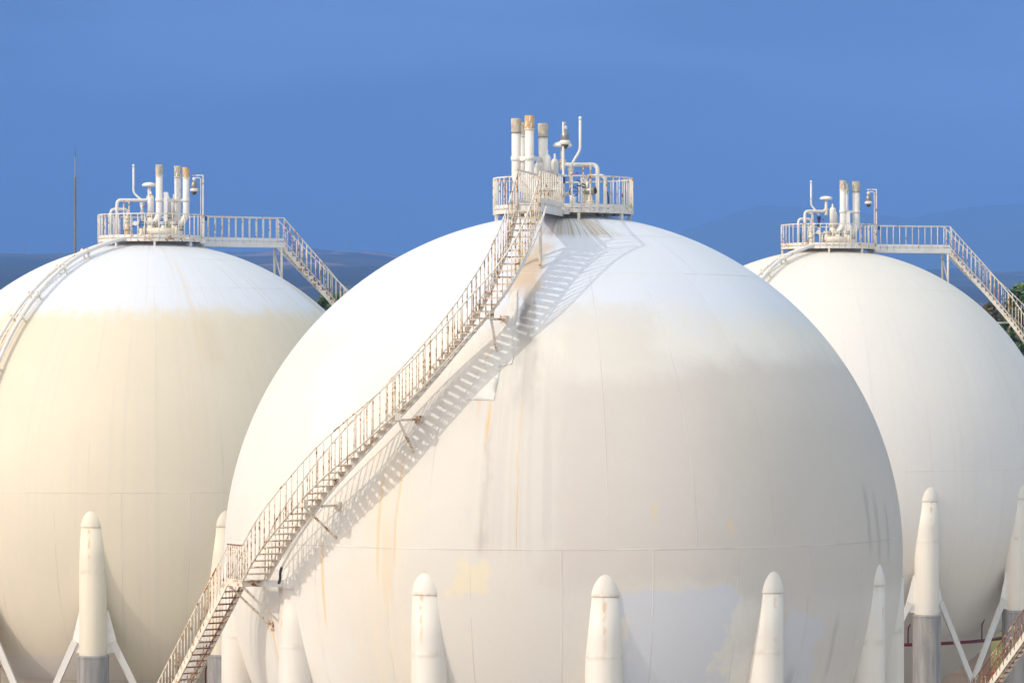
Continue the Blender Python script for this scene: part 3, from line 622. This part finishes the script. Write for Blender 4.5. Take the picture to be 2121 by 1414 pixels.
gear(k, .30, -.30, M['white'], 'small valve with a dark handwheel on the central tank', 'hand')
manifold(k, -.62, -.85, 1.0, 'bolted valve manifold behind the stair head of the central tank')
lamp(k, -.02, -2.12, .20, 'lamp post seen end-on at the gangway corner of the central tank', rz=radians(50))
# left tank
k = 'l'
vent_stack(k, .36, -.35, 3.06, M['wrap'], .04, (-.6, .1), 'leftmost of three wrapped vent stacks on the left tank', link_to=(1.06, .35), cap=.45, r=.14)
vent_stack(k, 1.06, .35, 3.04, M['wrap'], .02, (-.5, -.1), 'middle wrapped vent stack on the left tank, grey cloth top', cap=.46, r=.14, link_to=(1.46, -.15))
vent_stack(k, 1.44, -.15, 2.96, M['tan'], .03, (-.6, .0), 'rightmost vent stack on the left tank, with an ochre wrapped mouth', cap=.43, r=.135)
relief(k, .01, -.30, 1.98, .13, 'white relief valve bottle at the left of the stacks on the left tank')
relief(k, .66, .25, 1.95, .11, 'relief valve bottle between the first two stacks of the left tank', (0, 1))
relief(k, .86, .65, 1.90, .10, 'thin relief valve bottle behind the middle stack of the left tank', (0, 1))
mushroom(k, -.11, .30, 2.37, -1.40, 1.63, -.05, 'mushroom vent on the left tank, its pipe running left then down')
bent(k, -.75, .25, 3.09, 1.94, .35, 1.62, 'tall thin cranked vent pipe at the left of the left tank top', M['white'], (.25, .1))
droppipe(k, -1.0, .45, -1.68, .25, 1.26, .06, 'curved drop pipe at the far left edge of the left tank platform')
frame(k, -1.12, -.1, .22, 1.56, 'square pipe support under the long pipe of the left tank')
gear(k, -.96, -.35, M['cream'], 'ochre-footed valve post with a round gauge on the left tank', 'ochre')
gear(k, -.38, -.2, M['cream'], 'dark red wheeled valve beside the gauge on the left tank', 'hand')
manifold(k, .45, -.75, 1.3, 'bolted valve manifold below the stacks of the left tank')
B_ = empty('post', base_of(k, .64, -.55), 'broad white upright post in the middle of the left tank pipework', 'post', 'white posts on the tank tops')
B().bar((0, 0, 0), (0, 0, 1.93), .15, .10).bar((0, 0, .1), (.22, 0, -.1), .05, .05).obj('shaft', M['white'], B_)
lamp(k, 2.16, -.45, -1, 'lamp post with a hanging lamp at the gangway of the left tank')
# right tank
k = 'r'
vent_stack(k, .63, -.40, 3.05, M['wrap'], .01, (-.55, .1), 'leftmost of three wrapped vent stacks on the right tank', cap=.45, r=.14, link_to=(1.27, -.1))
vent_stack(k, .87, .55, 2.94, M['wrap'], .01, (-.3, -.2), 'thinner middle vent stack, farther back on the right tank', cap=.45, r=.10)
vent_stack(k, 1.27, -.05, 3.01, M['wrap'], .07, (-.5, .0), 'thickest and rightmost vent stack on the right tank', cap=.48, r=.165)
relief(k, .17, -.25, 1.98, .135, 'front white relief valve bottle on the right tank')
relief(k, .34, .35, 1.80, .11, 'relief valve bottle half behind another on the right tank', (0, 1))
mushroom(k, -.08, .30, 2.36, -1.09, 1.65, -.1, 'mushroom vent on the right tank, its pipe running left then down')
bent(k, -.78, .2, 3.05, 1.94, .36, 1.50, 'tall thin cranked vent pipe at the left of the right tank top', M['blue'], (.25, .1))
droppipe(k, -.75, .4, -1.36, .2, 1.30, .06, 'curved drop pipe at the left edge of the right tank platform')
frame(k, -.92, -.1, .2, 1.55, 'pipe support with a slanted leg on the right tank', .16)
gear(k, -.83, -.35, M['cream'], 'cream flanged valve post with a gauge on the right tank', 'post')
gear(k, -.08, -.5, M['orange'], 'short ochre-stained valve on the right tank', 'hand')
manifold(k, .25, -.75, 1.2, 'bolted valve manifold below the stacks of the right tank')
B_ = empty('post', base_of(k, .87, -.55), 'broad white upright post in front of the right tank stacks', 'post', 'white posts on the tank tops')
B().bar((0, 0, 0), (0, 0, 1.6), .15, .10).obj('shaft', M['white'], B_)
lamp(k, 2.16, -.45, -1, 'lamp post with a hanging lamp at the gangway of the right tank')

# ------------------------------------------------------------------ conduits down the shells of the rear tanks
def conduits(key, label):
    C0 = TANKS[key][0]; t = empty('conduit_pair', C0, label, 'conduit', G['cond'])
    for a0, r, rz_, mm, nm in ((-34.6, .085, .32, 'white', 'pipe'), (-38.4, .075, .30, 'white', 'pipe'), (-36.3, .016, .34, 'stair', 'cable')):
        pts = []
        for i in range(60):
            th = radians(10.5+78*i/59.0); a = radians(a0)*(1-.32*max(0, 1-(th-.183)/.26)**1.6)
            rr = R+rz_; off = 0.0; pts.append((rr*sin(th)*sin(a), -rr*sin(th)*cos(a), rr*cos(th)))
        if nm == 'cable': pts = pts[22:]
        B().tube(pts, r, 12).obj(nm, M[mm], t)
    for th in (22, 30, 40, 47, 60, 74):
        th = radians(th); g = B()
        for a0 in (-34.6, -38.4):
            a = radians(a0)*(1-.32*max(0, 1-(th-.183)/.26)**1.6); d = Vector((sin(th)*sin(a), -sin(th)*cos(a), cos(th))); g.bar(d*(R-.02), d*(R+.44), .07, .05); tn = Vector((cos(a), sin(a), 0)); g.bar(d*(R+.30)-tn*.11, d*(R+.30)+tn*.11, .05, .19)
        g.obj('clip', M['cream'], t)
    return t
conduits('l', 'pair of white conduits curving down the left side of the cream left tank')
conduits('r', 'pair of white conduits curving down the left side of the plain white right tank')

# ------------------------------------------------------------------ peeling coat on the central shell
def peel():
    pts = [(1075, 592), (1073, 640), (1066, 700), (1062, 735), (1050, 757), (1010, 775), (1030, 772), (1034, 787), (1031, 830), (1005, 829), (962, 828), (964, 800), (985, 770), (1010, 735), (1030, 690), (1048, 650), (1062, 610)]
    poly = [(1063, 602), (1073, 601), (1072, 625), (1071, 655), (1066, 672), (1068, 680), (1063, 690), (1061, 700), (1064, 708), (1062, 722), (1064, 735), (1061, 752), (1045, 757), (1033, 760), (1034, 772), (1031, 790), (1027, 812), (1023, 829), (1000, 828), (963, 829), (965, 812), (988, 780), (1012, 738), (1030, 700), (1045, 660)]
    O = Vector((0, 0, CZ)); rnd = random.Random(3)
    def hit(px, py, r):
        d = Vector(((px-PX)/F, 1, (PY-py)/F)).normalized(); o = O-TC; b = o.dot(d); q = b*b-(o.dot(o)-r*r); return o + d*(-b-sqrt(q))
    P = []
    for i in range(len(poly)):                      # ragged outline
        a, b = poly[i], poly[(i+1) % len(poly)]
        for j in range(4): u = j/4; P.append((a[0]*(1-u)+b[0]*u+(rnd.uniform(-1.2, 1.2) if j else 0), a[1]*(1-u)+b[1]*u+(rnd.uniform(-1, 1) if j else 0)))
    bm = bmesh.new(); f = bm.faces.new([bm.verts.new((p[0], p[1], 0)) for p in P]); bmesh.ops.triangulate(bm, faces=[f])
    bmesh.ops.subdivide_edges(bm, edges=bm.edges[:], cuts=3, use_grid_fill=True)
    for v in bm.verts: v.co = hit(v.co.x, v.co.y, R+.012+.004*sin(v.co.x*.5)*sin(v.co.y*.21)) 
    me = bpy.data.meshes.new('loose_coat'); bm.to_mesh(me); bm.free(); me.polygons.foreach_set('use_smooth', [True]*len(me.polygons))
    o = link('loose_coat', me, simple('loose_white_coating', (.74, .73, .70), .7, var=.06, scale=2), None); o.location = TC
    md = o.modifiers.new('s', 'SOLIDIFY'); md.thickness = .006; md.offset = -1
    tag(o, 'ragged sheet of loose white coating peeling beside the curved stair', 'coating sheet')
peel()

# ------------------------------------------------------------------ red deluge pipe under the right tank
def ring(key, label):
    C0 = TANKS[key][0]; t = empty('ring_main', C0, label, 'pipe', 'red ring mains under the tanks'); z = -7.1; r = 8.35
    B().tube([(r*sin(a), -r*cos(a), z) for a in [2*pi*i/72 for i in range(72)]], .075, 12, closed=True).obj('ring', M['red'], t)
    for a in (20, 50, 80, -10, -40, -70):
        a = radians(a); q = Vector((r*sin(a), -r*cos(a), z)); B().tube([q, q+Vector((.0, -.05, .7)), q+Vector((.12, -.1, 1.0))], .03, 8, fillet=.1).obj('spray_branch', M['red'], t)
ring('r', 'dark red fire water ring pipe round the underside of the right tank')
ring('l', 'red fire water ring pipe round the underside of the left tank')

# ------------------------------------------------------------------ mast and hydrant
def at(px, py, Y): return Vector(((px-PX)/F*Y, Y, CZ+(PY-py)/F*Y))
p = at(155.5, 369, 205); t = empty('lightning_mast', (p.x, p.y, 0), 'slender grey mast standing alone behind the left tank', 'mast')
B().lathe((0, 0, 0), [(.13, 0), (.10, p.z*.5), (.055, p.z-.02), (.075, p.z), (.075, p.z+.06), (.032, p.z+.08), (.028, p.z+1.15)], 14).obj('pole', M['mast'], t)
B().lathe((0, 0, p.z+1.15), [(.028, 0), (.012, .03), (.006, .50)], 10).obj('spike', M['dark'], t)
p = at(2061, 1410, 232); t = empty('fire_hydrant', (p.x, p.y, 0), 'small red hydrant on the grass, seen through the bottom right stair', 'hydrant')
B().lathe((0, 0, 0), [(.16, 0), (.16, .06), (.11, .1), (.11, .5), (.15, .52), (.15, .58), (.11, .66), (.03, .74)], 20).obj('barrel', M['hydrant'], t)
B().cyl((-.24, 0, .42), (.24, 0, .42), .065, 14).cyl((0, -.24, .36), (0, 0, .36), .08, 14).obj('outlet', M['hydrant'], t)

t = empty('retaining_wall', ((1870-PX)/F*200, 200, 0), 'low brown concrete wall standing behind the columns of the right tank', 'wall')
wl = (2052-1690)/F*200; mw = simple('stained_brown_concrete', (.24, .19, .15), .9, var=.2, scale=.6)
B().box((0, 0, 2.1), (wl, .4, 5.0)).obj('wall', mw, t); B().box((0, 0, 4.66), (wl+.1, .55, .16)).box((0, -.21, 2.95), (wl, .03, .05)).obj('coping', mw, t)
# ------------------------------------------------------------------ ground, hills
def hnoise(x, y):
    return (sin(x*.0011+1.3)*cos(y*.0009+.4) + .5*sin(x*.0027+y*.0016+2) + .28*sin(x*.0061-y*.0043) + .16*sin(x*.013+y*.011+1))
def gridmesh(name, xs, ys, fn, mat):
    vs = [(x, y, fn(x, y)) for y in ys for x in xs]; n = len(xs); fs = [(j*n+i, j*n+i+1, (j+1)*n+i+1, (j+1)*n+i) for j in range(len(ys)-1) for i in range(n-1)]
    o = B().add(vs, fs, True).obj(name, mat); return tag(o, kind='structure')
def ground_mat():
    m, t, b = newmat('yard_and_grass', .95); p = pos(t); s = t.nodes.new('ShaderNodeSeparateXYZ'); t.links.new(p, s.inputs[0]); y = V(t, s.outputs[1])
    n = noise(t, p, .5, 5); c = mixc(t, n.st(.35, .65), (.46, .41, .33), (.54, .48, .39)); g = noise(t, p, 1.3, 6, .7)
    gr = mixc(t, g.st(.35, .65), (.13, .15, .03), (.24, .21, .07)); c = mixc(t, (y + (n-.5)*8).st(206, 209), c, gr); t.links.new(c, b.inputs['Base Color']); return m
def gz(x, y):
    u = min(max((y-245)/60, 0), 1); return 8.0*u*u*(3-2*u) - max(0, min(1, (y-420)/900))*8.0
ys = [-400, -200, 0, 60, 120, 160, 190, 205, 215, 225, 235, 245, 252, 260, 268, 276, 284, 292, 300, 310, 340, 380, 420, 500, 650, 800, 1000, 1300, 1600, 2200, 3500, 6000, 12000, 25000]
xs = [-7900, -4000, -2000, -1000, -500, -250] + list(range(-150, 151, 15)) + [250, 500, 1000, 2000, 4000, 7900]
gridmesh('ground', xs, ys, gz, ground_mat())
def hill_mat():
    m, t, b = newmat('hillside_fields_and_woods', 1.0); p = pos(t)
    n = noise(t, p, .0016, 6, .6, (1, .45, 1)); c = mixc(t, n.st(.35, .62), (.002, .010, .026), (.008, .026, .042))
    v = t.nodes.new('ShaderNodeTexVoronoi'); v.inputs['Scale'].default_value = 1.0; mp = t.nodes.new('ShaderNodeMapping'); mp.inputs['Scale'].default_value = (.0030, .0011, 0); mp.inputs['Location'].default_value = (.35, .2, 0)
    t.links.new(p, mp.inputs[0]); t.links.new(mp.outputs[0], v.inputs['Vector']); sc = t.nodes.new('ShaderNodeSeparateColor'); t.links.new(v.outputs['Color'], sc.inputs[0])
    f = V(t, sc.outputs[0]).st(.70, .74); c = mixc(t, f*.6, c, (.13, .10, .10)); f2 = V(t, sc.outputs[1]).st(.78, .80); c = mixc(t, f2*.5, c, (.07, .09, .06))
    s = t.nodes.new('ShaderNodeSeparateXYZ'); t.links.new(p, s.inputs[0]); X, Y = V(t, s.outputs[0]), V(t, s.outputs[1]); wn = noise(t, p, .004, 4)-.5
    for x0, y0, rx, ry in ((-365, 5900, 120, 330), (-200, 6500, 110, 200), (-250, 4200, 70, 160), (830, 6100, 110, 120)):
        d = (((X-x0)/rx)*((X-x0)/rx) + ((Y-y0)/ry)*((Y-y0)/ry)) + wn*1.6; c = mixc(t, d.st(1.1, .85)*.85, c, (.30, .20, .18))
    t.links.new(c, b.inputs['Base Color']); return m
sk = [(-400, 520), (0, 522), (180, 523), (300, 526), (450, 523), (517, 524), (560, 519), (664, 517), (760, 523), (830, 530), (1000, 545), (1300, 556), (1960, 563), (2050, 566), (2121, 568), (2600, 575)]
def crest(x, y): px = PX+F*x/max(y, 1); return (PY-float(np.interp(px, [a for a, _ in sk], [b for _, b in sk])))/F
YC = 7500.0
def hz(x, y):
    e = crest(x, y); u = min(max((y-900)/(YC-900), 0), 1)
    k = u**.45*(3-u)/2
    top = CZ + e*y*k
    if y > YC: top = CZ+crest(x, YC)*YC - (y-YC)*.09 
    return top*min(1, (y-900)/600) - 4 + hnoise(x, y)*6*u + (1.5*sin(x*.045)+1.2*sin(x*.11+y*.01))*u
ys = [900, 1100, 1300, 1600, 1900, 2200, 2600, 3000, 3400, 3800, 4200, 4600, 5000, 5300, 5600, 5900, 6200, 6500, 6800, 7100, 7300, 7500, 7700, 8200, 9500, 11000]
gridmesh('hills', [i*16.0 for i in range(-90, 91)], ys, hz, hill_mat())
def mz(x, y):
    px = PX+F*x/y; e = (PY-float(np.interp(px, [0, 600, 1200, 1440, 1520, 1577, 1700, 1885, 2000, 2121, 2500], [620, 600, 545, 470, 440, 424, 428, 452, 430, 419, 400])))/F
    u = max(0, 1-abs(y-13500)/2600.0); return (CZ+e*13500)*u**.8 + hnoise(x*.6, y*.6)*14*u
mm_, t_, b_ = newmat('distant_mountain_woods', 1.0); n_ = noise(t_, pos(t_), .001, 5); t_.links.new(mixc(t_, n_.st(.4, .6), (.03, .055, .04), (.07, .09, .06)), b_.inputs['Base Color'])
gridmesh('mountains', [i*36.0 for i in range(-66, 67)], [10950, 11400, 11900, 12500, 13000, 13300, 13500, 13700, 14600, 16050], mz, mm_)

# pylons on the far ridge
def pylon(px, h, label):
    x = (px-PX)/F*7450; z = hz(x, 7450); t = empty('power_pylon', (x, 7450, z-1), label, 'power pylon', 'power pylons on the far ridge'); g = B()
    for sx_ in (-1, 1):
        for sy_ in (-1, 1): g.bar((sx_*2.6, sy_*2.6, 0), (sx_*.5, sy_*.5, h), .5, .5)
        for k in range(5): a, b = k/5, (k+1)/5; g.bar((sx_*(2.6-2.1*a), -2.6+2.1*a, h*a), (-sx_*(2.6-2.1*b), -2.6+2.1*b, h*b), .3, .3)
    g.obj('tower', M['pylon'], t); g = B()
    for zk, wd in ((.72, 5.5), (.84, 4.2), (.95, 3.0)): g.bar((-wd, 0, h*zk), (wd, 0, h*zk), .45, .6)
    g.obj('cross_arms', M['pylon'], t)
pylon(722, 28, 'power pylon on the ridge, seen past the stair of the left tank')
pylon(490, 22, 'small power pylon on the ridge below the gangway of the left tank')
pylon(52, 24, 'leftmost power pylon on the far ridge')
pylon(125, 24, 'power pylon on the ridge just left of the grey mast')

# ------------------------------------------------------------------ trees
def leafmat(name, a, b_):
    m, t, b = newmat(name, .6); p = pos(t); n = noise(t, p, 1.1, 5, .6); n2 = noise(t, p, 7, 2)
    c = mixc(t, (n*.5+n2*.5).st(.40, .60), tuple(v*.6 for v in a), tuple(v*1.15 for v in b_)); t.links.new(c, b.inputs['Base Color']); b.inputs['Subsurface Weight'].default_value = 0; return m
LM = (leafmat('leaves_deep_green', (.040, .085, .018), (.11, .18, .035)), leafmat('leaves_olive', (.07, .075, .02), (.16, .13, .04)), leafmat('leaves_bright', (.045, .10, .02), (.13, .22, .045)))
bark = simple('bark', (.10, .075, .05), .9)
def tree(loc, h, cw, label, mat, seed, dens=5200, leaf=.17, cz=.55):
    dens = int(dens*.5); leaf *= 1.35
    rnd = np.random.default_rng(seed); t = empty('tree', loc, label, 'tree', 'trees behind the tanks')
    g = B(); g.tube([(0, 0, -1), (.1, 0, h*.3), (-.1, .1, h*.6), (0, 0, h*.9)], .22, 10)
    cl = []
    for i in range(44):
        u = rnd.uniform(0, 1)**.7; z = h*(1-cz)+h*cz*u*.97; a = rnd.uniform(0, 6.283); rr = cw*(1-u**2.2*.85)*rnd.uniform(.25, 1.0); cl.append((rr*cos(a), rr*sin(a), z, cw*rnd.uniform(.16, .36)*(1-.45*u)))
        if i % 2 == 0: g.cyl((0, 0, max(h*.3, z-cw*.7)), (rr*cos(a)*.9, rr*sin(a)*.9, z), .07, 6, .02)
    cl.append((0, 0, h*.965, cw*.16)); g.obj('trunk', bark, t)
    cl = np.array(cl); k = rnd.integers(0, len(cl), dens); d = rnd.normal(size=(dens, 3)); d /= np.linalg.norm(d, axis=1)[:, None]
    c = cl[k, :3]+d*(cl[k, 3]*rnd.uniform(.45, 1.12, dens))[:, None]*np.array([1, 1, .75])
    n = d+rnd.normal(size=(dens, 3))*.7; n /= np.linalg.norm(n, axis=1)[:, None]; u = np.cross(n, rnd.normal(size=(dens, 3))); u /= np.linalg.norm(u, axis=1)[:, None]; v = np.cross(n, u)
    s = (leaf*rnd.uniform(.6, 1.4, dens))[:, None]; q = np.stack([c-u*s, c-v*s*.5, c+u*s*1.1, c+v*s*.5], 1).reshape(-1, 3)
    me = bpy.data.meshes.new('crown'); me.from_pydata(q.tolist(), [], [(4*i, 4*i+1, 4*i+2, 4*i+3) for i in range(dens)]); me.update(); link('crown', me, mat, t)
def tree_at(px, py, Y, cw, label, mat, seed, **kw):
    p = at(px, py, Y); z0 = gz(p.x, Y); tree((p.x, Y, z0), p.z-z0, cw, label, mat, seed, **kw)
tree_at(668, 606, 262, 1.9, 'small green tree, left one seen between the left and central tanks', LM[0], 1, dens=9000, leaf=.11)
tree_at(696, 597, 268, 2.2, 'taller green treetop behind the stair of the left tank', LM[0], 2, dens=9000, leaf=.11)
tree_at(714, 602, 264, 1.8, 'green treetop right at the edge of the central tank', LM[0], 5, dens=8000, leaf=.11)
tree_at(2110, 588, 265, 2.6, 'bright green feathery tree at the right picture edge', LM[2], 3, dens=14000, leaf=.15)
tree_at(2052, 618, 275, 1.9, 'olive-brown bushy treetop behind the right tank', LM[1], 4, dens=12000, leaf=.11)
tree_at(2085, 655, 258, 2.3, 'dark green lower tree behind the stair of the right tank', LM[0], 6, dens=14000, leaf=.12)
tree_at(2082, 640, 285, 3.2, 'broad dark green crown filling the gap behind the trees at right', LM[0], 11, dens=12000, leaf=.14)
tree_at(2150, 600, 270, 2.8, 'green tree cut off by the right edge behind the feathery one', LM[2], 8, dens=12000, leaf=.15)

# ------------------------------------------------------------------ haze
bx = B().box((0, 12700, 575), (15980, 26600, 1154))
hm = bpy.data.materials.new('blue_haze'); hm.use_nodes = True; t = hm.node_tree; t.nodes.clear()
o_ = t.nodes.new('ShaderNodeOutputMaterial'); pv = t.nodes.new('ShaderNodeVolumePrincipled'); pv.inputs['Color'].default_value = HAZE_C; pv.inputs['Density'].default_value = HAZE_D; pv.inputs['Anisotropy'].default_value = -0.3
t.links.new(pv.outputs[0], o_.inputs['Volume'])
hb = bx.obj('haze', hm); tag(hb, kind='stuff')
